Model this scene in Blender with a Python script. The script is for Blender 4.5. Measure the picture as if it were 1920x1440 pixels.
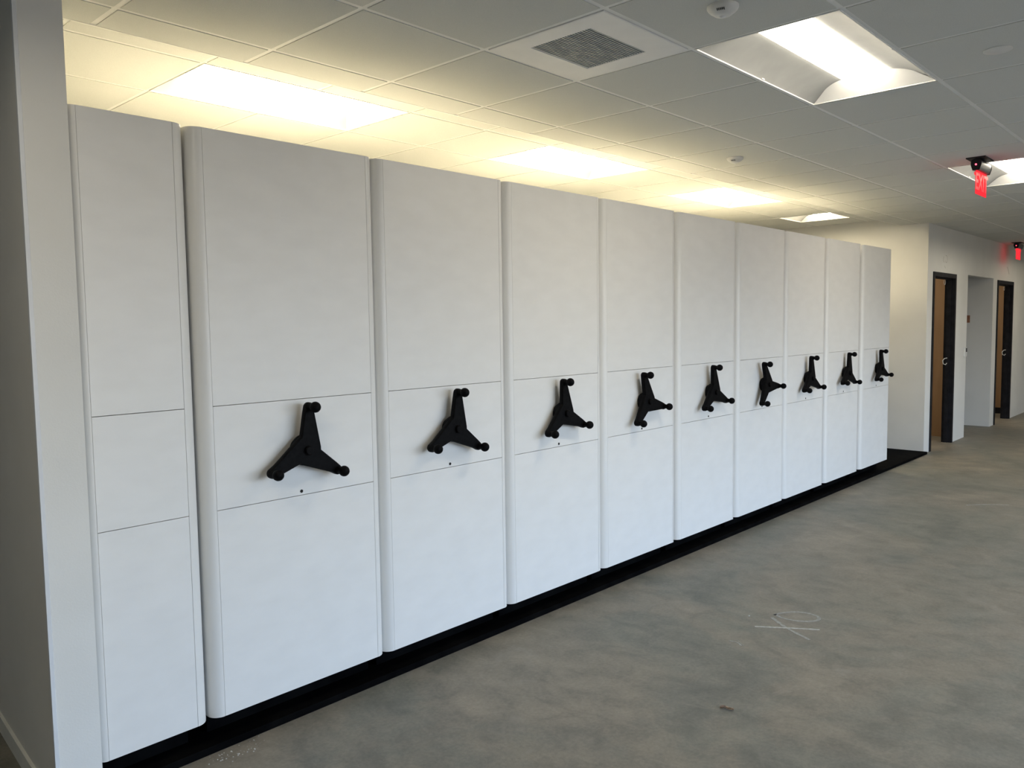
import bpy, bmesh, math, random
from mathutils import Vector, Matrix
random.seed(7)
PI = math.pi
scn = bpy.context.scene
col = scn.collection
for o in list(bpy.data.objects):
    bpy.data.objects.remove(o)

# ------------------------------------------------------------------ camera
CAM = Vector((0.0, -2.8413, 1.6091))
YAW, PITCH, ROLL, FPX = 0.750686, 0.073637, -0.013651, 1500.23
f = Vector((math.cos(YAW)*math.cos(PITCH), math.sin(YAW)*math.cos(PITCH), -math.sin(PITCH)))
r = Vector((math.sin(YAW), -math.cos(YAW), 0))
u = r.cross(f)
r2 = r*math.cos(ROLL) + u*math.sin(ROLL)
u2 = -r*math.sin(ROLL) + u*math.cos(ROLL)
cd = bpy.data.cameras.new('camera')
cam = bpy.data.objects.new('camera', cd)
col.objects.link(cam)
cd.sensor_fit = 'HORIZONTAL'
cd.sensor_width = 36.0
cd.lens = 36.0*FPX/1920.0
cd.clip_start = 0.05
cd.clip_end = 200
cam.matrix_world = Matrix(((r2.x, u2.x, -f.x, CAM.x), (r2.y, u2.y, -f.y, CAM.y), (r2.z, u2.z, -f.z, CAM.z), (0, 0, 0, 1)))
scn.camera = cam

# ------------------------------------------------------------------ exposure, daylight
scn.view_settings.view_transform = 'Standard'
scn.view_settings.look = 'None'
scn.view_settings.gamma = 1.0
scn.view_settings.use_curve_mapping = False
scn.view_settings.exposure = 0.0
SKY = 12.0            # overcast daylight outside the windows
LAMP = 24.5          # troffers of the open office
LAMP_W = 80.0        # warm troffers above the shelving

world = bpy.data.worlds.new('daylight')
scn.world = world
world.use_nodes = True
wn = world.node_tree.nodes
wl = world.node_tree.links
wn.clear()
wo = wn.new('ShaderNodeOutputWorld')
wb = wn.new('ShaderNodeBackground')
wt = wn.new('ShaderNodeTexCoord')
ws = wn.new('ShaderNodeSeparateXYZ')
wr = wn.new('ShaderNodeValToRGB')
wm = wn.new('ShaderNodeMapRange')
wm.inputs['From Min'].default_value = -1.0
wm.inputs['From Max'].default_value = 1.0
wl.new(wt.outputs['Generated'], ws.inputs[0])
wl.new(ws.outputs['Z'], wm.inputs['Value'])
wl.new(wm.outputs[0], wr.inputs[0])
e = wr.color_ramp.elements
e[0].position = 0.0
e[0].color = (0.10, 0.09, 0.075, 1)
e[1].position = 1.0
e[1].color = (0.54, 0.86, 1.50, 1)
for p, c in ((0.48, (0.16, 0.14, 0.12, 1)), (0.505, (0.48, 0.46, 0.43, 1)), (0.56, (0.68, 0.87, 1.10, 1)), (0.66, (0.72, 1.04, 1.60, 1))):
    k = e.new(p)
    k.color = c
wl.new(wr.outputs[0], wb.inputs['Color'])
wb.inputs['Strength'].default_value = SKY
wl.new(wb.outputs[0], wo.inputs[0])

# ------------------------------------------------------------------ dimensions
HC = 2.737           # lower ceiling
HU = 2.82            # raised ceiling over the shelving
G = 0.61
GX0, GY0 = 1.795, 0.143
YS = 0.36            # edge of the lower ceiling
YW = 0.044           # corridor wall plane
XE = 10.31           # end wall
YB = 3.2             # wall behind the shelving
XL, XR, YF = -4.0, 18.0, -7.6
WH = 3.0

# windows in the front wall: portals help the daylight sampling
WINS = [(1.1 + i*2.7, 3.5 + i*2.7) for i in range(3)]
SILL, HEAD = 0.75, 2.62

def portal(name, loc, rot, sx, sy):
    l = bpy.data.lights.new(name, 'AREA')
    l.shape = 'RECTANGLE'
    l.size, l.size_y = sx, sy
    l.cycles.is_portal = True
    o = bpy.data.objects.new(name, l)
    o.location = loc
    o.rotation_euler = rot
    col.objects.link(o)
for a, b in WINS:
    portal('window_portal', ((a+b)/2, YF-0.1, (SILL+HEAD)/2), (PI/2, 0, 0), b-a, HEAD-SILL)

# ------------------------------------------------------------------ materials
def mat(name, color=(0.8, 0.8, 0.8), rough=0.5, metal=0.0, emis=None, estr=0.0, spec=0.5):
    m = bpy.data.materials.new(name)
    m.use_nodes = True
    b = m.node_tree.nodes['Principled BSDF']
    b.inputs['Base Color'].default_value = (*color, 1)
    b.inputs['Roughness'].default_value = rough
    b.inputs['Metallic'].default_value = metal
    b.inputs['Specular IOR Level'].default_value = spec
    if emis:
        b.inputs['Emission Color'].default_value = (*emis, 1)
        b.inputs['Emission Strength'].default_value = estr
    return m

def nd(m, t, **kw):
    n = m.node_tree.nodes.new(t)
    for k, v in kw.items():
        setattr(n, k, v)
    return n

def noise_col(m, scale, c1, c2, detail=4, lo=0.35, hi=0.65, stretch=(1, 1, 1), bump=0.0, bscale=None, bdist=0.001):
    b = m.node_tree.nodes['Principled BSDF']
    L = m.node_tree.links
    tc = nd(m, 'ShaderNodeTexCoord')
    mp = nd(m, 'ShaderNodeMapping')
    mp.inputs['Scale'].default_value = stretch
    n = nd(m, 'ShaderNodeTexNoise')
    n.inputs['Scale'].default_value = scale
    n.inputs['Detail'].default_value = detail
    rp = nd(m, 'ShaderNodeValToRGB')
    rp.color_ramp.elements[0].position = lo
    rp.color_ramp.elements[0].color = (*c1, 1)
    rp.color_ramp.elements[1].position = hi
    rp.color_ramp.elements[1].color = (*c2, 1)
    L.new(tc.outputs['Object'], mp.inputs[0])
    L.new(mp.outputs[0], n.inputs['Vector'])
    L.new(n.outputs['Fac'], rp.inputs[0])
    L.new(rp.outputs[0], b.inputs['Base Color'])
    if bump:
        n2 = nd(m, 'ShaderNodeTexNoise')
        n2.inputs['Scale'].default_value = bscale
        n2.inputs['Detail'].default_value = 3
        bp = nd(m, 'ShaderNodeBump')
        bp.inputs['Strength'].default_value = bump
        bp.inputs['Distance'].default_value = bdist
        L.new(mp.outputs[0], n2.inputs['Vector'])
        L.new(n2.outputs['Fac'], bp.inputs['Height'])
        L.new(bp.outputs[0], b.inputs['Normal'])
    return m

M = {}
M['laminate'] = noise_col(mat('white_laminate', rough=0.42), 6, (0.77, 0.765, 0.74), (0.80, 0.795, 0.77), bump=0.25, bscale=260, bdist=0.0006, stretch=(1, 1, 2.2))
M['trim'] = noise_col(mat('white_trim', rough=0.35), 5, (0.76, 0.755, 0.73), (0.785, 0.78, 0.755))
M['shelf'] = noise_col(mat('white_steel_shelf', rough=0.4), 5, (0.80, 0.79, 0.76), (0.84, 0.83, 0.80))
M['core'] = noise_col(mat('dark_seam_core', rough=0.8), 30, (0.05, 0.05, 0.05), (0.09, 0.09, 0.085))
M['black'] = noise_col(mat('black_handle_plastic', rough=0.55, spec=0.07), 60, (0.002, 0.002, 0.0024), (0.0045, 0.0045, 0.005), bump=0.2, bscale=400, bdist=0.0004)
M['deck'] = noise_col(mat('black_deck', rough=0.8, spec=0.03), 7, (0.0015, 0.0015, 0.0018), (0.005, 0.005, 0.005), lo=0.4, hi=0.75)
M['hole'] = mat('hole_black', (0.004, 0.004, 0.004), 0.8)
M['wall'] = noise_col(mat('wall_paint', rough=0.75), 3, (0.72, 0.715, 0.68), (0.75, 0.745, 0.71), bump=0.3, bscale=180, bdist=0.001)
M['tan'] = noise_col(mat('tan_wall_paint', rough=0.8), 4, (0.34, 0.21, 0.115), (0.38, 0.24, 0.135), stretch=(1, 3, 0.4))
M['base'] = noise_col(mat('grey_baseboard', rough=0.6), 10, (0.72, 0.73, 0.69), (0.78, 0.78, 0.74))
M['bead'] = noise_col(mat('corner_bead_daylit', rough=0.4), 8, (0.70, 0.72, 0.74), (0.74, 0.76, 0.78))  # blue-white tint stands for daylight caught on the rounded edge
M['tile'] = noise_col(mat('acoustic_tile', rough=0.9), 320, (0.60, 0.61, 0.58), (0.66, 0.67, 0.635), detail=2, bump=0.5, bscale=500, bdist=0.001)
M['grid'] = noise_col(mat('white_ceiling_grid', rough=0.45), 9, (0.82, 0.82, 0.79), (0.86, 0.86, 0.83))
M['reveal'] = noise_col(mat('tile_reveal', rough=0.8), 9, (0.30, 0.30, 0.28), (0.34, 0.34, 0.32))
M['enamel'] = noise_col(mat('white_enamel', rough=0.4), 9, (0.80, 0.80, 0.79), (0.83, 0.83, 0.82))
M['matte'] = noise_col(mat('matte_reflector', rough=0.8, spec=0.2), 9, (0.33, 0.34, 0.34), (0.36, 0.37, 0.37))
M['grille'] = noise_col(mat('grey_grille', rough=0.5, metal=0.2), 20, (0.30, 0.34, 0.35), (0.36, 0.40, 0.41))
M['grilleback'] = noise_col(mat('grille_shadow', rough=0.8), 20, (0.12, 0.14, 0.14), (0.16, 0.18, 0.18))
M['lens'] = mat('led_lens', (0.9, 0.9, 0.9), 0.4, emis=(1.0, 0.89, 0.70), estr=LAMP)
M['lens_warm'] = mat('led_lens_warm', (0.9, 0.9, 0.9), 0.4, emis=(1.0, 0.85, 0.58), estr=LAMP_W)
M['lens_end'] = mat('led_lens_end', (0.9, 0.9, 0.9), 0.4, emis=(1.0, 0.85, 0.58), estr=LAMP_W*0.85)
M['plastic'] = noise_col(mat('white_plastic', rough=0.35), 12, (0.72, 0.72, 0.69), (0.76, 0.76, 0.73))
M['slot'] = mat('dark_slot', (0.03, 0.03, 0.03), 0.6)
M['frame'] = noise_col(mat('black_door_frame', rough=0.55, spec=0.15), 12, (0.010, 0.010, 0.012), (0.018, 0.018, 0.021))
M['loop'] = noise_col(mat('pale_metal_loop', rough=0.35, metal=0.5), 12, (0.72, 0.70, 0.64), (0.78, 0.76, 0.70))
M['alu'] = noise_col(mat('brushed_aluminium', rough=0.38, metal=0.7), 12, (0.10, 0.115, 0.14), (0.13, 0.145, 0.17))
M['led'] = mat('red_led', (0.4, 0.0, 0.02), 0.4, emis=(1.0, 0.06, 0.10), estr=6.0)
M['letters'] = mat('red_letters', (0.7, 0.02, 0.03), 0.4, emis=(1.0, 0.03, 0.05), estr=0.75)
M['chalk'] = noise_col(mat('chalk', rough=0.95), 60, (0.36, 0.36, 0.335), (0.50, 0.50, 0.465))
M['chalk_faint'] = noise_col(mat('chalk_faint', rough=0.95), 60, (0.27, 0.27, 0.255), (0.36, 0.36, 0.335))
M['leaf'] = noise_col(mat('dry_leaf', rough=0.8), 90, (0.10, 0.06, 0.04), (0.42, 0.29, 0.18))
M['dust'] = noise_col(mat('plaster_dust', rough=0.95), 90, (0.45, 0.45, 0.43), (0.6, 0.6, 0.57))
M['pencil'] = noise_col(mat('pencil_mark', rough=0.9), 90, (0.36, 0.34, 0.30), (0.46, 0.44, 0.40))
M['brown'] = noise_col(mat('brown_plate', rough=0.6), 30, (0.25, 0.11, 0.06), (0.32, 0.15, 0.09))
M['winframe'] = noise_col(mat('window_frame_grey', rough=0.5), 12, (0.35, 0.36, 0.37), (0.40, 0.41, 0.42))

# translucent red acrylic lit from its edge
m = bpy.data.materials.new('edge_lit_red_acrylic')
m.use_nodes = True
nt = m.node_tree
nt.nodes.clear()
out = nt.nodes.new('ShaderNodeOutputMaterial')
tr = nt.nodes.new('ShaderNodeBsdfTransparent')
tr.inputs[0].default_value = (1.0, 0.30, 0.30, 1)
em = nt.nodes.new('ShaderNodeEmission')
em.inputs[0].default_value = (1.0, 0.035, 0.055, 1)
em.inputs[1].default_value = 1.3
gl = nt.nodes.new('ShaderNodeBsdfGlossy')
gl.inputs['Roughness'].default_value = 0.15
mx = nt.nodes.new('ShaderNodeMixShader')
mx.inputs[0].default_value = 0.62
mx2 = nt.nodes.new('ShaderNodeMixShader')
mx2.inputs[0].default_value = 0.06
nt.links.new(tr.outputs[0], mx.inputs[1])
nt.links.new(em.outputs[0], mx.inputs[2])
nt.links.new(mx.outputs[0], mx2.inputs[1])
nt.links.new(gl.outputs[0], mx2.inputs[2])
nt.links.new(mx2.outputs[0], out.inputs[0])
M['acrylic'] = m

# polished concrete: mottled grey green with tan patches and fine streaks
m = mat('polished_concrete', rough=0.5, spec=0.4)
b = m.node_tree.nodes['Principled BSDF']
L = m.node_tree.links
tc = nd(m, 'ShaderNodeTexCoord')
def cnoise(scale, detail, rough=0.6, st=(1, 1, 1), dist=0.0):
    mp = nd(m, 'ShaderNodeMapping')
    mp.inputs['Scale'].default_value = st
    n = nd(m, 'ShaderNodeTexNoise')
    n.inputs['Scale'].default_value = scale
    n.inputs['Detail'].default_value = detail
    n.inputs['Roughness'].default_value = rough
    n.inputs['Distortion'].default_value = dist
    L.new(tc.outputs['Object'], mp.inputs[0])
    L.new(mp.outputs[0], n.inputs['Vector'])
    return n
def ramp(src, pts):
    rp = nd(m, 'ShaderNodeValToRGB')
    el = rp.color_ramp.elements
    el[0].position, el[0].color = pts[0][0], (*pts[0][1], 1)
    el[1].position, el[1].color = pts[-1][0], (*pts[-1][1], 1)
    for p, c in pts[1:-1]:
        k = el.new(p)
        k.color = (*c, 1)
    L.new(src, rp.inputs[0])
    return rp
def mix(a, bb, fac, mode='MIX'):
    x = nd(m, 'ShaderNodeMix', data_type='RGBA', blend_type=mode)
    if isinstance(fac, float):
        x.inputs['Factor'].default_value = fac
    else:
        L.new(fac, x.inputs['Factor'])
    L.new(a, x.inputs['A'])
    L.new(bb, x.inputs['B'])
    return x.outputs['Result']
n1 = cnoise(1.1, 7, 0.6, (1, 1.0, 1), 0.6)
base = ramp(n1.outputs['Fac'], [(0.3, (0.138, 0.139, 0.120)), (0.45, (0.186, 0.182, 0.155)), (0.56, (0.212, 0.194, 0.160)), (0.7, (0.268, 0.238, 0.192))])
n2 = cnoise(7.0, 8, 0.68, (1, 0.75, 1), 0.4)
mid = ramp(n2.outputs['Fac'], [(0.3, (0.70, 0.71, 0.71)), (0.5, (1.0, 1.0, 1.0)), (0.72, (1.28, 1.26, 1.23))])
c = mix(base.outputs[0], mid.outputs[0], 1.0, 'MULTIPLY')
n3 = cnoise(60.0, 5, 0.7)
fine = ramp(n3.outputs['Fac'], [(0.3, (0.86, 0.86, 0.86)), (0.7, (1.12, 1.12, 1.12))])
c = mix(c, fine.outputs[0], 1.0, 'MULTIPLY')
n4 = cnoise(2.3, 6, 0.62, (1, 1, 1), 1.2)
pt = ramp(n4.outputs['Fac'], [(0.60, (0, 0, 0)), (0.74, (0.5, 0.5, 0.5))])
pale = nd(m, 'ShaderNodeRGB')
pale.outputs[0].default_value = (0.30, 0.275, 0.235, 1)
c = mix(c, pale.outputs[0], pt.outputs[0])
L.new(c, b.inputs['Base Color'])
rr = nd(m, 'ShaderNodeMapRange')
rr.inputs['To Min'].default_value = 0.42
rr.inputs['To Max'].default_value = 0.68
L.new(n2.outputs['Fac'], rr.inputs['Value'])
L.new(rr.outputs[0], b.inputs['Roughness'])
bp_ = nd(m, 'ShaderNodeBump')
bp_.inputs['Strength'].default_value = 0.15
bp_.inputs['Distance'].default_value = 0.003
L.new(n3.outputs['Fac'], bp_.inputs['Height'])
L.new(bp_.outputs[0], b.inputs['Normal'])
M['concrete'] = m

# ------------------------------------------------------------------ mesh helpers
class MB:
    def __init__(s):
        s.v = []
        s.f = []
        s.mi = []
        s.cur = 0
    def box(s, x0, y0, z0, x1, y1, z1):
        i = len(s.v)
        s.v += [(x0, y0, z0), (x1, y0, z0), (x1, y1, z0), (x0, y1, z0), (x0, y0, z1), (x1, y0, z1), (x1, y1, z1), (x0, y1, z1)]
        for q in ((0, 3, 2, 1), (4, 5, 6, 7), (0, 1, 5, 4), (1, 2, 6, 5), (2, 3, 7, 6), (3, 0, 4, 7)):
            s.f.append(tuple(i+k for k in q))
            s.mi.append(s.cur)
        return s
    def face(s, pts):
        i = len(s.v)
        s.v += [tuple(p) for p in pts]
        s.f.append(tuple(range(i, i+len(pts))))
        s.mi.append(s.cur)
        return s
    def rings(s, rings, closed=True, cap0=True, cap1=True):
        """loft a list of rings (same point count)"""
        i = len(s.v)
        n = len(rings[0])
        for rg in rings:
            s.v += [tuple(p) for p in rg]
        for a in range(len(rings)-1):
            for k in range(n if closed else n-1):
                k2 = (k+1) % n
                s.f.append((i+a*n+k, i+a*n+k2, i+(a+1)*n+k2, i+(a+1)*n+k))
                s.mi.append(s.cur)
        if cap0:
            s.f.append(tuple(i+k for k in reversed(range(n))))
            s.mi.append(s.cur)
        if cap1:
            s.f.append(tuple(i+(len(rings)-1)*n+k for k in range(n)))
            s.mi.append(s.cur)
        return s
    def tube(s, pts, rad, n=10):
        rg = []
        P = [Vector(p) for p in pts]
        rads = rad if isinstance(rad, (list, tuple)) else [rad]*len(P)
        for i, p in enumerate(P):
            d = (P[min(i+1, len(P)-1)] - P[max(i-1, 0)]).normalized()
            a = d.orthogonal().normalized() if i == 0 else (prev - d*prev.dot(d)).normalized()
            prev = a
            bb = d.cross(a)
            rg.append([p + (a*math.cos(2*PI*k/n) + bb*math.sin(2*PI*k/n))*rads[i] for k in range(n)])
        return s.rings(rg)
    def build(s, name, mats, parent=None, smooth=False, bevel=0.0):
        me = bpy.data.meshes.new(name)
        me.from_pydata(s.v, [], s.f)
        if not isinstance(mats, (list, tuple)):
            mats = [mats]
        for mm in mats:
            me.materials.append(mm)
        for p, k in zip(me.polygons, s.mi):
            p.material_index = k
        bm = bmesh.new()
        bm.from_mesh(me)
        bmesh.ops.recalc_face_normals(bm, faces=bm.faces)
        bm.to_mesh(me)
        bm.free()
        if smooth:
            for p in me.polygons:
                p.use_smooth = True
            try:
                me.set_sharp_from_angle(angle=math.radians(40))
            except Exception:
                pass
        me.update()
        o = bpy.data.objects.new(name, me)
        col.objects.link(o)
        if parent:
            o.parent = parent
        if bevel:
            bv = o.modifiers.new('bevel', 'BEVEL')
            bv.width = bevel
            bv.segments = 2
            bv.limit_method = 'ANGLE'
        return o

def tag(o, label=None, cat=None, group=None, kind=None):
    if label:
        o['label'] = label
    if cat:
        o['category'] = cat
    if group:
        o['group'] = group
    if kind:
        o['kind'] = kind
    return o

def empty(name, loc, label, cat, group=None, rz=0.0):
    o = bpy.data.objects.new(name, None)
    o.empty_display_size = 0.1
    o.location = loc
    o.rotation_euler = (0, 0, rz)
    col.objects.link(o)
    return tag(o, label, cat, group)

def copy_tree(o, parent=None):
    c = o.copy()
    col.objects.link(c)
    if parent:
        c.parent = parent
    for ch in list(o.children):
        copy_tree(ch, c)
    return c

def structure(mb, name, m, label, cat, **k):
    return tag(mb.build(name, m, **k), label, cat, kind='structure')

# ------------------------------------------------------------------ room shell
fl = MB().box(XL-0.2, YF-0.2, -0.12, XR+0.2, YB+0.2, 0.0)
structure(fl, 'floor', M['concrete'], 'mottled grey polished concrete floor', 'floor')

# partition on the left, its end face beside the shelving; the far face runs slightly off square
def plan_prism(mb, pts, z0, z1):
    mb.rings([[(x, y, z0) for x, y in pts], [(x, y, z1) for x, y in pts]])
    return mb
xA, xB, yA = 0.811, 0.951, -0.03
xback = xA + 0.070*(YB-yA)
w = MB()
plan_prism(w, [(xA+0.009, yA), (xB, yA), (xB, YB), (xA+0.070*(1.5-yA), YB), (xA+0.070*(1.5-yA), 1.5), (xA, yA+0.004)], 0.0, 3.0)
structure(w, 'wall_left', M['wall'], 'off white partition wall ending beside the narrow shelving unit', 'wall')
w = MB()
plan_prism(w, [(xA-0.0025, yA+0.012), (xA-0.0025, yA-0.002), (xA+0.009, yA-0.003), (xA+0.011, yA+0.0005), (xA+0.001, yA+0.004), (xA+0.0015, yA+0.012)], 0.0, HC)
structure(w, 'trim_1', M['bead'], 'corner bead, tinted blue-white for the daylight it catches, down the edge of the left partition', 'trim', smooth=False)
w = MB()
y0b, y1b = yA+0.03, 1.5
def xl(y): return xA + 0.070*(y-yA)
plan_prism(w, [(xl(y0b)-0.012, y0b), (xl(y0b)-0.0005, y0b), (xl(y1b)-0.0005, y1b), (xl(y1b)-0.012, y1b)], 0.0, 0.07)
structure(w, 'baseboard_left', M['base'], 'light grey baseboard along the dark side of the left partition', 'baseboard')

structure(MB().box(XL, YB, 0, XR, YB+0.15, WH), 'wall_back', M['wall'], 'off white wall behind the shelving', 'wall')
structure(MB().box(XL-0.15, YF, 0, XL, YB+0.15, WH), 'wall_west', M['wall'], 'wall far to the left of the camera', 'wall')
structure(MB().box(XE, YW+0.0, 0, XE+0.12, YB, WH), 'wall_end', M['wall'], 'cream end wall past the last shelving unit', 'wall')

# corridor wall with two framed doorways and one open passage
D1 = (10.52, 11.51)
OP = (12.10, 13.51)
D2 = (13.75, 14.80)
TH = 0.10
DH = 2.18
w = MB()
for a, bq in ((XE+0.12, D1[0]+0.02), (D1[1]-0.02, OP[0]), (OP[1], D2[0]+0.02), (D2[1]-0.02, XR)):
    w.box(a, YW, 0, bq, YW+TH, WH)
for a, bq, h in ((D1[0]+0.02, D1[1]-0.02, DH-0.02), (OP[0], OP[1], 2.195), (D2[0]+0.02, D2[1]-0.02, DH-0.02)):
    w.box(a, YW, h, bq, YW+TH, WH)
structure(w, 'wall_corridor', M['wall'], 'white corridor wall with two black door frames and an open passage', 'wall')
w = MB()
w.box(OP[0]-0.10, YW+TH, 0, OP[0], YB, WH)
structure(w, 'wall_passage_left', M['wall'], 'left side wall inside the open passage', 'wall')
w = MB().box(OP[1], YW+TH, 0, OP[1]+0.10, YB, WH)
structure(w, 'wall_passage_right', M['wall'], 'grey shaded side wall inside the open passage', 'wall')
# tan linings of the two rooms behind the doorways
w = MB().box(OP[0]-0.112, YW+TH+0.002, 0.0, OP[0]-0.101, YB-0.01, 2.7)
structure(w, 'wall_room_near', M['tan'], 'tan wall seen through the nearer black door frame', 'wall')
w = MB().box(15.5, YW+TH, 0.0, 15.6, YB, WH)
structure(w, 'wall_room_far', M['tan'], 'tan wall seen through the farther black door frame', 'wall')
w = MB().box(15.485, YW+TH+0.01, 0.0, 15.499, YB-0.01, 0.1)
structure(w, 'baseboard_far', M['frame'], 'dark baseboard under the tan wall in the farther room', 'baseboard')

# window wall behind the camera, its unseen windows added to let daylight in
w = MB()
w.box(XL, YF-0.2, 0, XR, YF, SILL)
w.box(XL, YF-0.2, HEAD, XR, YF, WH)
xs = [XL] + [v for p in WINS for v in p] + [XR]
for k in range(0, len(xs), 2):
    w.box(xs[k], YF-0.2, SILL, xs[k+1], YF, HEAD)
structure(w, 'wall_front', M['wall'], 'window wall behind the camera', 'wall')
for i, (a, bq) in enumerate(WINS):
    w = MB()
    t = 0.04
    w.box(a, YF-0.12, SILL, bq, YF-0.08, SILL+t).box(a, YF-0.12, HEAD-t, bq, YF-0.08, HEAD)
    w.box(a, YF-0.12, SILL+t, a+t, YF-0.08, HEAD-t).box(bq-t, YF-0.12, SILL+t, bq, YF-0.08, HEAD-t)
    w.box((a+bq)/2-t/2, YF-0.12, SILL+t, (a+bq)/2+t/2, YF-0.08, HEAD-t)
    structure(w, 'window_%d' % (i+1), M['winframe'], 'unseen window added in the wall behind the camera to let daylight in', 'window')
structure(MB().box(XR, YF, 0, XR+0.2, YB, WH), 'wall_right', M['wall'], 'wall at the far end of the corridor', 'wall')

# ------------------------------------------------------------------ ceilings
def tile_grid(name, label, xa, xb, ya, yb, z, skip, gx0=GX0, gy0=GY0):
    """tegular tiles hanging just below their grid, cut at the region's edges"""
    tiles = MB()
    i0 = math.floor((xa-gx0)/G)
    j0 = math.floor((ya-gy0)/G)
    hw = 0.0115
    i = i0
    while gx0+i*G < xb:
        j = j0
        while gy0+j*G < yb:
            x0, x1 = gx0+i*G, gx0+(i+1)*G
            y0, y1 = gy0+j*G, gy0+(j+1)*G
            X0, X1, Y0, Y1 = max(x0, xa), min(x1, xb), max(y0, ya), min(y1, yb)
            if X1-X0 > 0.04 and Y1-Y0 > 0.04 and not skip(i, j):
                a = X0+(hw if x0 >= xa else 0)
                c_ = X1-(hw if x1 <= xb else 0)
                b_ = Y0+(hw if y0 >= ya else 0)
                d_ = Y1-(hw if y1 <= yb else 0)
                tiles.box(a, b_, z, c_, d_, z+0.018)
            j += 1
        i += 1
    return tiles

def grid_bars(xa, xb, ya, yb, z, gx0=GX0, gy0=GY0, skipx=None):
    g = MB()
    hw = 0.012
    j = math.ceil((ya-gy0)/G)
    while gy0+j*G <= yb:
        y = gy0+j*G
        g.box(xa, y-hw, z+0.0025, xb, y+hw, z+0.0075)
        j += 1
    i = math.ceil((xa-gx0)/G)
    while gx0+i*G <= xb:
        x = gx0+i*G
        # cross tees, left out inside the two-foot-by-four-foot lights
        segs = [(ya, yb)]
        if skipx:
            for (ii, s0, s1) in skipx:
                if ii == i:
                    ns = []
                    for p0, p1 in segs:
                        if s0 > p0 and s1 < p1:
                            ns += [(p0, s0), (s1, p1)]
                        else:
                            ns.append((p0, p1))
                    segs = ns
        for p0, p1 in segs:
            g.box(x-hw, p0, z+0.0027, x+hw, p1, z+0.0073)
        i += 1
    return g

# cells (i = column along x, j = row along y); the light row is j = -3 (y -1.687 .. -1.077)
low_lights = [(-4, -3), (2, -3), (8, -3), (14, -3), (20, -3), (2, -9), (8, -9), (14, -9), (20, -9)]  # lights out of view are added so their light reaches the scene
vent_cell = (1, -2)
lc = set()
for (i, j) in low_lights:
    lc |= {(i, j), (i+1, j)}
lc.add(vent_cell)
def sk(i, j): return (i, j) in lc
t = tile_grid('ceiling', '', XL, XE, YF, YS, HC, sk)
t2 = tile_grid('ceiling', '', XE, XR, YF, YW, HC, sk)
t3 = tile_grid('ceiling', '', XL, xA-0.02, YS, YB, HC, sk)
for q in (t2, t3):
    off = len(t.v)
    t.v += q.v
    t.f += [tuple(k+off for k in ff) for ff in q.f]
    t.mi += q.mi
# closed slab above the low tiles, with pockets over the lights
t.cur = 1
ceil = t
structure(ceil, 'ceiling', [M['tile']], 'grey white suspended tile ceiling over the open floor', 'ceiling')
sx = [(i+1, GY0+j*G+0.02, GY0+(j+1)*G-0.02) for (i, j) in low_lights]
g = grid_bars(XL, XE, YF, YS, HC, skipx=sx)
g2 = grid_bars(XE, XR, YF, YW, HC, skipx=sx)
off = len(g.v)
g.v += g2.v
g.f += [tuple(k+off for k in ff) for ff in g2.f]
g.mi += g2.mi
structure(g, 'trim_2', M['grid'], 'white metal grid between the lower ceiling tiles', 'trim')
# edge of the lower ceiling, facing the raised ceiling
w = MB().box(XL if False else 0.96, YS, HC-0.001, XE, YS+0.012, HU+0.02)
structure(w, 'trim_3', M['grid'], 'thin edge where the lower ceiling steps up over the shelving', 'trim')

up_lights = [(0, 0), (4, 0), (8, 0)]
GYU = 0.73
uc = set()
for (i, j) in up_lights:
    uc |= {(i, j), (i+1, j)}
uc.add((12, 0))
UX0 = GX0
t = tile_grid('c', '', 0.95, XE, YS+0.012, YB, HU, lambda i, j: (i, j) in uc, UX0, GYU)
structure(t, 'ceiling_raised', M['tile'], 'raised tile ceiling glowing warm above the shelving', 'ceiling')
su = [(i+1, GYU+j*G+0.02, GYU+(j+1)*G-0.02) for (i, j) in up_lights]
g = grid_bars(0.95, XE, YS+0.012, YB, HU, UX0, GYU, skipx=su)
structure(g, 'trim_4', M['grid'], 'white metal grid of the raised ceiling', 'trim')
for n_, (xa_, xb_) in enumerate(((XE+0.12, OP[0]-0.112), (OP[1]+0.10, 15.5))):
    xm = (11.3, 14.9)[n_]
    q = MB()
    q.box(xa_, YW+TH, HC, max(xm-0.62, xa_+0.01), YB, HC+0.02)
    if xb_ > xm+0.62:
        q.box(xm+0.62, YW+TH, HC, xb_, YB, HC+0.02)
    q.box(max(xm-0.62, xa_+0.01), YW+TH, HC, min(xm+0.62, xb_), 1.29, HC+0.02)
    q.box(max(xm-0.62, xa_+0.01), 1.91, HC, min(xm+0.62, xb_), YB, HC+0.02)
    structure(q, 'ceiling_room', M['tile'], 'ceiling of a side room behind the corridor wall', 'ceiling')
# plenum lid that keeps daylight out above both ceilings
structure(MB().box(XL-0.15, YF-0.2, WH, XR+0.2, YB+0.15, WH+0.1), 'ceiling_slab', M['reveal'], 'structural slab above the suspended ceiling', 'ceiling')

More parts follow.
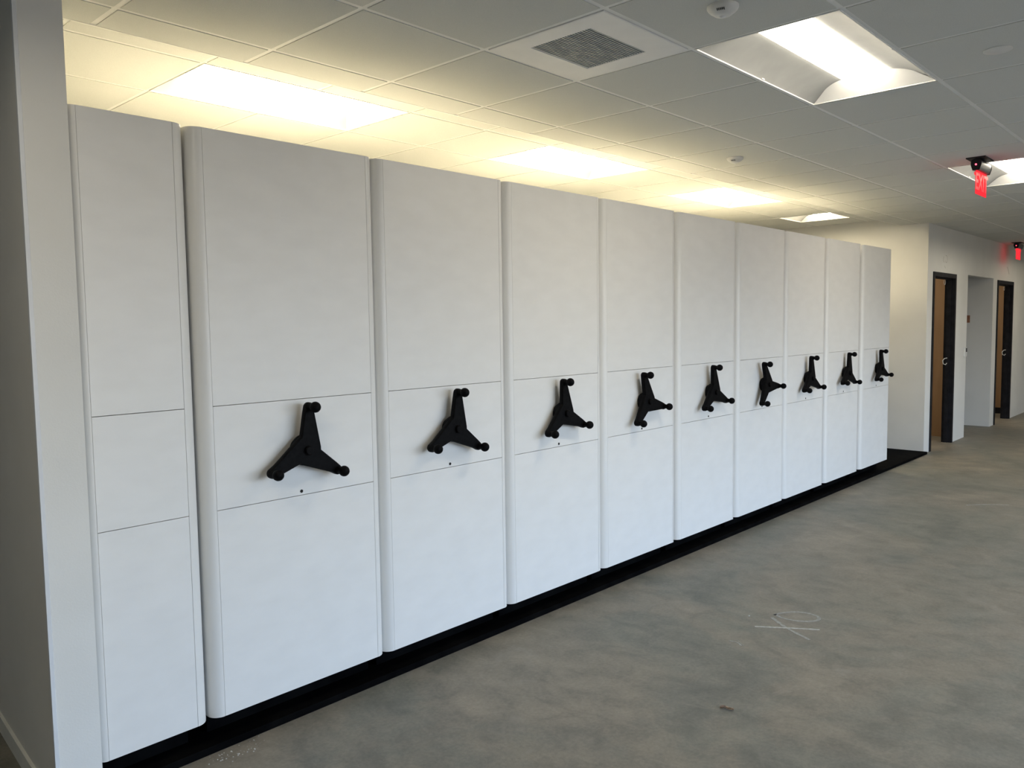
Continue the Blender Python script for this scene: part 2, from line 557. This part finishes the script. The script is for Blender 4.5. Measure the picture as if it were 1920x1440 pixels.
# ------------------------------------------------------------------ troffers
def make_troffer(name, z, lens_mat, cells=2):
    root = empty(name, (0, 0, z), 'x', 'ceiling light')
    lx, ly = cells*G-0.012, G-0.012
    hx, hy = lx/2, ly/2
    # outer frame, hidden housing
    h = MB()
    h.box(-hx, -hy, 0.10, hx, hy, 0.11)
    h.box(-hx, -hy, 0.0, hx, -hy+0.004, 0.10).box(-hx, hy-0.004, 0.0, hx, hy, 0.10)
    h.box(-hx, -hy+0.004, 0.0, -hx+0.004, hy-0.004, 0.10).box(hx-0.004, -hy+0.004, 0.0, hx, hy-0.004, 0.10)
    h.build('housing', M['enamel'], root)
    # curved side reflectors
    fw = 0.006
    prof = []
    n = 12
    yl = 0.108
    for k in range(n+1):
        s = k/n
        y = -(hy-fw) + s*((hy-fw)-yl)
        zz = 0.004 + 0.070*math.sin(s*PI/2)**0.9
        prof.append((y, zz))
    for sgn in (-1, 1):
        rf = MB()
        rf.rings([[(-(hx-fw-0.001), sgn*y if sgn > 0 else y, zz) for y, zz in ([(-a, b2) for a, b2 in prof] if sgn > 0 else prof)],
                  [((hx-fw-0.001), sgn*y if sgn > 0 else y, zz) for y, zz in ([(-a, b2) for a, b2 in prof] if sgn > 0 else prof)]], closed=False, cap0=False, cap1=False)
        rf.build('reflector', M['matte'], root, smooth=True)
    # sloping end plates
    for sgn in (-1, 1):
        ep = MB()
        xe, xi = sgn*(hx-fw), sgn*(hx-fw-0.085)
        top = 0.076
        ep.face([(xe, -(hy-fw), 0.003), (xe, hy-fw, 0.003), (xi, yl+0.06, top), (xi, -yl-0.06, top)])
        ep.build('end_plate', M['enamel'], root)
    # lens
    ln = MB()
    rr_ = []
    xl_ = hx-fw-0.070
    for x, q in ((-xl_, 0.05), (-xl_+0.006, 0.7), (-xl_+0.02, 1.0), (xl_-0.02, 1.0), (xl_-0.006, 0.7), (xl_, 0.05)):
        rr_.append([(x, -yl*math.cos(PI*k/12), 0.0738 - 0.030*q*math.sin(PI*k/12)**0.8) for k in range(13)])
    ln.rings(rr_, closed=False, cap0=False, cap1=False)
    ln.build('lens', lens_mat, root, smooth=True)
    # rim
    rm = MB()
    rm.box(-hx, -hy, -0.001, hx, -hy+fw, 0.003).box(-hx, hy-fw, -0.001, hx, hy, 0.003)
    rm.box(-hx, -hy+fw, -0.001, -hx+fw, hy-fw, 0.003).box(hx-fw, -hy+fw, -0.001, hx, hy-fw, 0.003)
    rm.build('rim', M['grid'], root)
    return root

low_lab = {(2, -3): 'bright two-by-four recessed ceiling light beside the square air vent',
           (8, -3): 'recessed ceiling light farther back behind the nearer hanging exit sign'}
src = make_troffer('ceiling_light', HC, M['lens'])
for k, (i, j) in enumerate(low_lights):
    o = src if k == 0 else copy_tree(src)
    o.location = (GX0+(i+1)*G, GY0+(j+0.5)*G, HC)
    o['label'] = low_lab.get((i, j), 'recessed ceiling light added outside the view to light the office')
    o['group'] = 'recessed lights in the lower ceiling' if (i, j) in low_lab else 'recessed lights added outside the view'
src = make_troffer('ceiling_light', HU, M['lens_warm'])
up_lab = ['glaring warm ceiling light above the two nearest crank handle shelving units',
          'glaring warm ceiling light in the raised ceiling, second from the left',
          'glaring warm ceiling light in the raised ceiling, third from the left',
          ]
for k, (i, j) in enumerate(up_lights):
    o = src if k == 0 else copy_tree(src)
    o.location = (UX0+(i+1)*G, GYU+(j+0.5)*G, HU)
    o['label'] = up_lab[k]
    o['group'] = 'warm lights in the raised ceiling over the shelving'

o = make_troffer('ceiling_light', HU, M['lens_end'], 1)
o.location = (UX0+12.5*G, GYU+0.5*G, HU)
o['label'] = 'small square ceiling light of the raised ceiling, nearest to the cream end wall'
# unseen lights added to brighten the two rooms behind the black door frames
for x in (11.3, 14.9):
    o = make_troffer('ceiling_light', HC, M['lens'])
    o.location = (x, 1.6, HC)
    o['label'] = 'unseen ceiling light added to brighten a room behind the corridor wall'
    o['group'] = 'unseen lights added inside the side rooms'

# ------------------------------------------------------------------ air vent
cx, cy = GX0+1.5*G, GY0-1.5*G
v = empty('air_vent', (cx, cy, HC), 'white square ceiling air vent with a grey louvred grille', 'air vent')
hp = G/2-0.013
gx_, gy_ = 0.187, 0.150
p = MB()
outer = [(-hp, -hp), (hp, -hp), (hp, hp), (-hp, hp)]
inner = [(-gx_, -gy_), (gx_, -gy_), (gx_, gy_), (-gx_, gy_)]
p.rings([[(x, y, 0.004) for x, y in outer], [(x, y, -0.001) for x, y in outer], [(x*0.985, y*0.985, -0.0025) for x, y in outer], [(x*1.02, y*1.02, -0.0015) for x, y in inner], [(x, y, 0.004) for x, y in inner]], cap0=False, cap1=False)
p.build('faceplate', M['enamel'], v)
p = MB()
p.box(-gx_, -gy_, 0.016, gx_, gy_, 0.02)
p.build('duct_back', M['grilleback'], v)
p = MB()
n = 24
for k in range(n):
    y = -gy_ + (k+0.5)*2*gy_/n
    p.box(-gx_, y-0.0042, 0.000, gx_, y+0.0018, 0.004)
for k in range(1, 4):
    x = -gx_ + k*2*gx_/4
    p.box(x-0.001, -gy_, 0.0041, x+0.001, gy_, 0.008)
p.build('grille', M['grille'], v)

# ------------------------------------------------------------------ occupancy sensors and disc
def dome(mb, r, h, segs=32, z0=0.0, r_top=None):
    rg = []
    prof = [(1.0, 0), (1.0, 0.18), (0.94, 0.36), (0.80, 0.58), (0.62, 0.76), (0.55, 0.86), (0.40, 0.96), (0.15, 1.0)]
    for a, bq in prof:
        rg.append([(r*a*math.cos(2*PI*k/segs), r*a*math.sin(2*PI*k/segs), z0-h*bq) for k in range(segs)])
    mb.rings(rg)
    return mb
def sensor(x, y, label, rz):
    o = empty('occupancy_sensor', (x, y, HC), label, 'ceiling sensor', 'round white sensors on the ceiling tiles', rz)
    dome(MB(), 0.056, 0.036).build('shell', M['plastic'], o, smooth=True)
    s = MB()
    for k in range(5):
        yy = -0.014+k*0.006
        s.box(-0.046, yy, -0.0255, -0.026, yy+0.0025, -0.0195)
    s.build('speaker_slots', M['slot'], o)
    s = MB()
    dome(s, 0.012, 0.006, 16, -0.0345).build('lens_cap', M['enamel'], o, smooth=True)
    return o
sensor(2.69, -1.39, 'round white dome sensor on the tile beside the nearest bright ceiling light', 0.3)
sensor(5.17, -0.15, 'small round white dome sensor farther along, above the fifth and sixth shelving units', 0.2)
d = MB()
d.rings([[(rr0*math.cos(2*PI*k/36), rr0*math.sin(2*PI*k/36), z) for k in range(36)] for rr0, z in ((0.055, 0.0), (0.055, -0.003), (0.052, -0.005), (0.02, -0.006))])
o = d.build('sprinkler_cover', M['plastic'], smooth=True)
o.location = (3.94, -1.99, HC)
tag(o, 'flat round white disc on the ceiling tile right of the bright light', 'ceiling disc')

# ------------------------------------------------------------------ shelving deck
d = MB()
d.box(0.955, 0.0, 0.0, XE, YB-0.02, 0.03)
o = d.build('shelving_deck', M['deck'], bevel=0.003)
tag(o, 'low black platform running under the whole row of shelving units', 'platform')

# ------------------------------------------------------------------ mobile shelving units
R_ = 0.047
ZB, ZT = 0.128, 2.342
ZM0, ZM1 = 0.926, 1.321
DEPTH = 2.55
GAP = 0.0011

def flat_panel(name, x0, x1, z0, z1, parent):
    return MB().box(x0, 0.0, z0, x1, 0.018, z1).build(name, M['laminate'], parent, bevel=0.0006)

def trim_strip(x_in, sgn, parent, R_=R_):
    """vertical trim that turns the corner from the face to the side"""
    pts = []
    n = 12
    for k in range(n+1):
        a = PI/2*k/n
        pts.append((x_in + sgn*(GAP*0 + R_*math.sin(a)), R_ - R_*math.cos(a)))
    pts.append((x_in + sgn*R_, 0.085))
    pts.append((x_in + sgn*(R_-0.012), 0.085))
    for k in range(n, -1, -1):
        a = PI/2*k/n
        pts.append((x_in + sgn*((R_-0.012)*math.sin(a)), R_ - (R_-0.012)*math.cos(a)))
    mb = MB()
    mb.rings([[(x, y, ZB) for x, y in pts], [(x, y, ZT) for x, y in pts]])
    return mb.build('edge_trim', M['trim'], parent, smooth=True)

def make_unit(half, mobile, rl=R_):
    root = empty('mobile_shelving_unit' if mobile else 'fixed_shelving_unit', (0, 0, 0.0), 'x', 'shelving unit')
    g = GAP
    flat_panel('upper_panel', -half+g, half-g, ZM1+g, ZT, root)
    flat_panel('centre_panel', -half+g, half-g, ZM0+g, ZM1-g, root)
    flat_panel('lower_panel', -half+g, half-g, ZB, ZM0-g, root)
    MB().box(-half+0.002, 0.0185, ZB+0.002, half-0.002, 0.030, ZT-0.002).build('core_board', M['core'], root)
    trim_strip(half, 1, root)
    trim_strip(-half, -1, root, rl)
    # steel shelving behind the end panel
    s = MB()
    W = half+min(R_, rl)-0.014
    for y in (0.09, 0.93, 1.77, DEPTH-0.04):
        s.box(-W, y, 0.13, -W+0.03, y+0.035, ZT-0.03).box(W-0.03, y, 0.13, W, y+0.035, ZT-0.03)
    for k in range(6):
        z = 0.16+k*0.36
        s.box(-W+0.004, 0.092, z, -0.006, DEPTH-0.006, z+0.025)
        s.box(0.006, 0.092, z, W-0.004, DEPTH-0.006, z+0.025)
    s.box(-0.005, 0.093, 0.13, 0.005, DEPTH-0.007, ZT-0.03)
    s.box(-W+0.002, 0.091, ZT-0.03, W-0.002, DEPTH-0.003, ZT-0.004)
    s.build('shelves', M['shelf'], root)
    b_ = MB()
    b_.box(-W+0.01, 0.11 if mobile else 0.10, 0.034 if mobile else 0.0305, W-0.01, DEPTH-0.02, 0.127)
    b_.build('carriage_base', M['deck'], root)
    return root

# three-arm crank handle, built around its axis (local: x right, z up, -y outwards)
def star(scale_in, y, sc=1.0):
    pts = []
    rt, RT = 0.0205-scale_in, 0.173
    for a0 in range(3):
        a = PI/2 + a0*2*PI/3
        ax = Vector((math.cos(a), math.sin(a)))
        px = Vector((-ax.y, ax.x))
        # concave corner before this arm
        cv = a-PI/3-math.radians(24)
        rc = 0.063-scale_in*1.3
        for da in (-0.10, 0.10):
            pts.append(Vector((math.cos(cv+da), math.sin(cv+da)))*rc*sc)
        wn_ = 0.0235-scale_in
        pts.append((ax*0.150 - px*wn_)*sc)
        for k in range(9):
            t_ = -PI/2 + PI*k/8
            pts.append((ax*(RT + rt*math.cos(t_)) + px*rt*math.sin(t_))*sc)
        pts.append((ax*0.150 + px*wn_)*sc)
    return [(p.x, y, p.y) for p in pts]

def make_handle(parent):
    h = MB()
    h.rings([star(0.002, -0.036), star(0.0, -0.040), star(0.0, -0.056), star(0.0035, -0.0615)])
    o = h.build('handle', M['black'], parent, smooth=True)
    hb = MB()
    def ring(r0, y, n=36): return [(r0*math.cos(2*PI*k/n), y, r0*math.sin(2*PI*k/n)) for k in range(n)]
    hb.rings([ring(0.050, -0.0005), ring(0.052, -0.006), ring(0.064, -0.026), ring(0.064, -0.038), ring(0.058, -0.044)])
    hb.build('hub', M['black'], o, smooth=True)
    cp = MB()
    cp.rings([ring(0.019, -0.060), ring(0.019, -0.072), ring(0.016, -0.0755)])
    cp.build('hub_cap', M['black'], o, smooth=True)
    for a0 in range(3):
        a = PI/2 + a0*2*PI/3
        cx_, cz_ = 0.176*math.cos(a), 0.176*math.sin(a)
        k_ = MB()
        prof = [(0.0160, -0.050), (0.0160, -0.064), (0.0135, -0.070), (0.0135, -0.080)]
        rs = 0.0225
        yc_ = -0.096
        for q in range(1, 9):
            t_ = math.radians(140 - q*17.5)
            prof.append((rs*math.sin(t_), yc_+rs*-math.cos(t_)))
        prof = [pp for pp in prof]
        k_.rings([[(cx_+r0*math.cos(2*PI*k/20), y, cz_+r0*math.sin(2*PI*k/20)) for k in range(20)] for r0, y in prof])
        k_.build('knob', M['black'], o, smooth=True)
    return o

unit = make_unit(0.365, True)
hd = make_handle(unit)
hd.location = (0, 0, 1.117)
kh = MB()
kh.rings([[(0.0068*math.cos(2*PI*k/16), y, 0.9425+0.0068*math.sin(2*PI*k/16)) for k in range(16)] for y in (-0.0012, 0.0)])
kh.build('lock_hole', M['hole'], unit)

centres = [2.139, 2.963, 3.788, 4.613, 5.455, 6.295, 7.127, 7.985, 8.868]
angles = [85, 85, 94, 105.5, 96, 113, 92, 88.5, 96]
labels = ['white mobile shelving unit with black crank handle, right beside the narrow handle-less unit',
          'white mobile shelving unit, second from the left of those with a crank handle',
          'white mobile shelving unit, third from the left of those with a crank handle',
          'white mobile shelving unit, its crank handle nearly covering the lock hole, fourth from the left',
          'white mobile shelving unit, middle one of the nine with crank handles',
          'white mobile shelving unit whose crank handle points one arm straight right',
          'white mobile shelving unit, third from the far end of the row',
          'white mobile shelving unit, second from the far end of the row',
          'white mobile shelving unit at the far end of the row, before the end wall']
for k, (c_, a_, lb) in enumerate(zip(centres, angles, labels)):
    o = unit if k == 0 else copy_tree(unit)
    o.location = (c_-0.365, 0, 0)
    o['label'] = lb
    o['group'] = 'mobile shelving units with crank handles'
    for ch in o.children:
        if ch.name.startswith('handle'):
            ch.rotation_euler = (0, -math.radians(a_-90), 0)
fx = make_unit((1.302-0.984)/2, False, 0.027)
fx.location = ((1.302+0.984)/2, 0, 0)
fx['label'] = 'narrow white fixed shelving unit without a handle, against the left partition'
fx['category'] = 'shelving unit'

# ------------------------------------------------------------------ door frames
def door_frame(n, x0, x1, label):
    root = empty('door_%d' % n, (x0, YW, 0), label, 'door frame')
    root['kind'] = 'structure'
    W = x1-x0
    fw = 0.052
    mb = MB()
    yo, yi = -0.012, TH+0.012
    for a, bq in ((0, fw), (W-fw, W)):
        mb.box(a, yo, 0, bq, 0.0, DH)
        mb.box(a, TH, 0, bq, yi, DH)
    mb.box(fw, yo, DH-fw, W-fw, 0.0, DH)
    mb.box(fw, TH, DH-fw, W-fw, yi, DH)
    mb.build('frame_face', M['frame'], root)
    jb = MB()
    jb.box(fw-0.012, 0.0, 0, fw, TH, DH-fw+0.012)
    jb.box(W-fw, 0.0, 0, W-fw+0.012, TH, DH-fw+0.012)
    jb.box(fw, 0.0, DH-fw, W-fw, TH, DH-fw+0.012)
    jb.build('jamb', M['frame'], root)
    st = MB()
    st.box(fw, 0.035, 0.0, fw+0.016, 0.085, DH-fw)
    st.box(W-fw-0.016, 0.035, 0.0, W-fw, 0.085, DH-fw)
    st.box(fw+0.016, 0.035, DH-fw-0.016, W-fw-0.016, 0.085, DH-fw)
    st.build('door_stop', M['frame'], root)
    # pale loop of wire at the head and strike plate half way down
    lp = MB()
    ring = []
    for k in range(23):
        a = math.radians(-230 + k*14.5)
        ring.append((W-fw-0.040+0.036*math.cos(a), 0.105, 2.085+0.034*math.sin(a)))
    lp.tube(ring, 0.0035, 6)
    lp.build('wire_loop', M['loop'], root, smooth=True)
    sp = MB()
    x = W-fw-0.0165
    sp.tube([(x-0.004, 0.060, 1.105), (x-0.020, 0.085, 1.100), (x-0.026, 0.105, 1.072), (x-0.020, 0.100, 1.030), (x-0.006, 0.075, 1.018), (x-0.001, 0.062, 1.04)], 0.006, 8)
    sp.build('strike_plate', M['loop'], root, smooth=True)
    return root
door_frame(1, D1[0], D1[1], 'black metal door frame nearer to the cream end wall')
door_frame(2, D2[0], D2[1], 'black metal door frame beyond the open passage')

# ------------------------------------------------------------------ hanging exit signs
def text_mesh(body, size, m, parent, loc, rot, name='lettering', depth=0.0006):
    c = bpy.data.curves.new(name, 'FONT')
    c.body = body
    c.size = size
    c.extrude = depth
    c.offset = size*0.02
    c.align_x = 'CENTER'
    c.align_y = 'CENTER'
    o = bpy.data.objects.new(name, c)
    col.objects.link(o)
    bpy.context.view_layer.update()
    me = bpy.data.meshes.new_from_object(o.evaluated_get(bpy.context.evaluated_depsgraph_get()))
    bpy.data.objects.remove(o)
    me.materials.clear()
    me.materials.append(m)
    q = bpy.data.objects.new(name, me)
    col.objects.link(q)
    q.parent = parent
    q.location = loc
    q.rotation_euler = rot
    return q

def exit_sign():
    root = empty('exit_sign', (0, 0, HC), 'x', 'exit sign')
    MB().box(-0.02, -0.062, -0.008, 0.22, 0.062, 0.0).build('mounting_plate', M['frame'], root, bevel=0.002)
    Ls = 0.30
    def prof(sc=1.0):
        pts = []
        for k in range(15):
            a = PI*k/14
            pts.append((-math.cos(a)*0.032*sc, -0.034-0*a + (0.024*math.sin(a))*sc))
        pts += [(0.032*sc, -0.050), (0.020*sc, -0.036-0.050*sc), (-0.020*sc, -0.036-0.050*sc), (-0.032*sc, -0.050)]
        return pts
    b_ = MB()
    b_.rings([[(x, y, z) for y, z in prof()] for x in (0.006, Ls-0.006)])
    b_.build('housing', M['alu'], root, smooth=True)
    for a, bq in ((0.0, 0.006), (Ls-0.006, Ls)):
        c_ = MB()
        c_.rings([[(x, y, z) for y, z in prof(1.06)] for x in (a, bq)])
        c_.build('end_cap', M['frame'], root, smooth=True)
    l = MB()
    l.rings([[(x, 0.0+0.006*math.cos(2*PI*k/14), -0.050+0.006*math.sin(2*PI*k/14)) for k in range(14)] for x in (-0.003, 0.0)])
    l.build('indicator_lamp', M['led'], root)
    p = MB().box(0.004, -0.003, -0.250, Ls-0.004, 0.003, -0.0865)
    p.build('red_panel', M['acrylic'], root)
    text_mesh('EXIT', 0.165, M['letters'], root, (Ls/2, -0.0042, -0.168), (PI/2, 0, 0))
    text_mesh('EXIT', 0.165, M['letters'], root, (Ls/2, 0.0042, -0.168), (PI/2, 0, PI))
    return root
ex = exit_sign()
ex.location = (6.40, -1.345, HC)
ex['label'] = 'nearer hanging exit sign with a glowing red panel under a silver housing'
ex['group'] = 'hanging exit signs'
ex2 = copy_tree(ex)
ex2.location = (13.95, -0.145, HC)
ex2['label'] = 'farther hanging exit sign close to the corridor wall'

# ------------------------------------------------------------------ small wall fittings
o = empty('thermostat', (12.02, YW, 1.165), 'small white wall control with a dark screen, just left of the open passage', 'wall control')
MB().box(-0.055, -0.022, -0.062, 0.045, 0.0, 0.062).build('cover', M['plastic'], o, bevel=0.004)
MB().box(-0.02, -0.0245, 0.0, 0.035, -0.0222, 0.052).build('screen', M['slot'], o)
o = empty('wall_plate', (OP[1], 0.35, 1.61), 'small brown fitting on the shaded passage wall', 'wall fitting')
MB().box(-0.012, -0.012, -0.06, -0.0005, 0.045, 0.05).build('plate', M['brown'], o, bevel=0.003)
MB().box(-0.03, 0.0, -0.04, -0.0122, 0.03, 0.0).build('knob', M['brown'], o, bevel=0.005)

def stroke(mb, pts, wd, plane='z', h=0.0012, base=0.0003):
    """flat ribbon along pts lying on the floor (plane z) or on the corridor wall (plane y)"""
    P = [Vector(p) for p in pts]
    for k in range(len(P)-1):
        a, b_ = P[k], P[k+1]
        d = (b_-a).normalized()
        n_ = Vector((-d.y, d.x))
        wa = wd*(0.75+0.5*random.random())/2
        q = [a-n_*wa, b_-n_*wa, b_+n_*wa, a+n_*wa]
        if plane == 'z':
            mb.rings([[(p.x, p.y, z) for p in q] for z in (base, h)])
        else:
            mb.rings([[(p.x, YW-z, p.y) for p in q] for z in (base, h)])
    return mb
def arc(pts, n=8):
    """smooth curve through the points"""
    P = [Vector(p) for p in pts]
    outp = []
    for i in range(len(P)-1):
        p0, p1, p2, p3 = P[max(i-1, 0)], P[i], P[i+1], P[min(i+2, len(P)-1)]
        for k in range(n):
            t_ = k/n
            outp.append(0.5*((2*p1)+(p2-p0)*t_+(2*p0-5*p1+4*p2-p3)*t_*t_+(3*p1-p0-3*p2+p3)*t_**3))
    outp.append(P[-1])
    return outp
# chalk X and O on the floor
s = MB()
stroke(s, arc([(3.881, -0.953), (3.974, -1.09), (4.060, -1.227)], 8), 0.017)
tag(s.build('chalk_stroke', M['chalk']), 'long straight chalk stroke on the floor, crossing the fainter one', 'chalk mark', 'chalk marks on the floor')
s = MB()
stroke(s, arc([(4.063, -0.963), (3.974, -1.085), (3.894, -1.242)], 8), 0.018, h=0.0009)
tag(s.build('chalk_stroke', M['chalk_faint']), 'fainter chalk stroke on the floor that makes an X with the longer one', 'chalk mark', 'chalk marks on the floor')
s = MB()
stroke(s, arc([(4.108, -0.955), (4.165, -0.975), (4.229, -1.025), (4.252, -1.085), (4.238, -1.145), (4.19, -1.165), (4.14, -1.14), (4.105, -1.09), (4.092, -1.03), (4.100, -0.99), (4.12, -0.955)], 6), 0.018)
tag(s.build('chalk_circle', M['chalk_faint']), 'chalk circle on the floor next to the crossed strokes', 'chalk mark', 'chalk marks on the floor')
s = MB()
stroke(s, arc([(3.62, -0.945), (3.625, -0.985), (3.60, -1.02)], 4), 0.008)
stroke(s, arc([(3.65, -0.97), (3.61, -1.03)], 4), 0.004)
tag(s.build('chalk_tick', M['chalk_faint']), 'small hooked chalk tick on the floor, nearer than the crossed strokes', 'chalk mark', 'chalk marks on the floor')
s = MB()
stroke(s, arc([(7.66, -1.05), (7.79, -1.16), (7.90, -1.32)], 5), 0.016)
stroke(s, arc([(8.50, -1.52), (8.46, -1.60)], 3), 0.016)
tag(s.build('chalk_line', M['chalk_faint']), 'faint chalk line on the floor far to the right', 'chalk mark', 'chalk marks on the floor')
# dry leaf
s = MB()
n = 9
for sg in (-1, 1):
    for k in range(n-1):
        t0, t1 = k/(n-1), (k+1)/(n-1)
        def lp_(t_, off):
            x = -0.028+0.056*t_
            wv = 0.010*math.sin(PI*t_)**0.8
            return (x, sg*wv*off, 0.003+0.006*off+0.004*math.sin(5*t_+sg))
        a, b_, c_, d_ = lp_(t0, 0), lp_(t1, 0), lp_(t1, 1), lp_(t0, 1)
        s.rings([[a, b_, c_, d_], [(q[0], q[1], q[2]+0.0008) for q in (a, b_, c_, d_)]])
o = s.build('dry_leaf', M['leaf'])
o.location = (2.956, -1.283, 0.0)
o.rotation_euler = (0, 0, math.radians(-62))
tag(o, 'tiny curled brown leaf lying on the concrete floor', 'leaf')
# plaster crumbs beside the deck
random.seed(3)
s = MB()
for k in range(46):
    x = random.gauss(1.42, 0.07)
    y = -abs(random.gauss(0.045, 0.028))-0.008
    q = random.uniform(0.0012, 0.0042)
    s.rings([[(x+q*math.cos(2*PI*j/6)*random.uniform(.6, 1.2), y+q*math.sin(2*PI*j/6)*random.uniform(.6, 1.2), 0.0002) for j in range(6)],
             [(x+0.6*q*math.cos(2*PI*j/6), y+0.6*q*math.sin(2*PI*j/6), 0.0002+q*0.5) for j in range(6)]])
tag(s.build('plaster_crumbs', M['dust']), 'scatter of white plaster crumbs on the floor by the black platform', 'debris', kind='stuff')
s = MB()
s.rings([[(4.005+0.006*math.cos(2*PI*j/7), -0.86+0.004*math.sin(2*PI*j/7), z) for j in range(7)] for z in (0.0002, 0.003)])
tag(s.build('plaster_chip', M['dust']), 'single white chip on the floor above the chalk circle', 'debris')
# pencil scribbles on the corridor wall
s = MB()
stroke(s, arc([(10.95, 2.38), (10.93, 2.34), (10.97, 2.31)], 4), 0.006, 'y', 0.0008)
stroke(s, arc([(11.03, 2.40), (11.09, 2.385), (11.10, 2.33), (11.05, 2.31), (11.02, 2.34)], 4), 0.006, 'y', 0.0008)
stroke(s, arc([(10.99, 2.27), (11.03, 2.24)], 3), 0.006, 'y', 0.0008)
tag(s.build('pencil_scribble', M['pencil']), 'small pencil scribble on the wall above the nearer black door frame', 'wall mark')
s = MB()
stroke(s, arc([(14.36, 2.40), (14.42, 2.36), (14.50, 2.29)], 4), 0.010, 'y', 0.0008)
tag(s.build('pencil_scribble', M['pencil']), 'slanted pencil mark on the wall above the farther black door frame', 'wall mark')
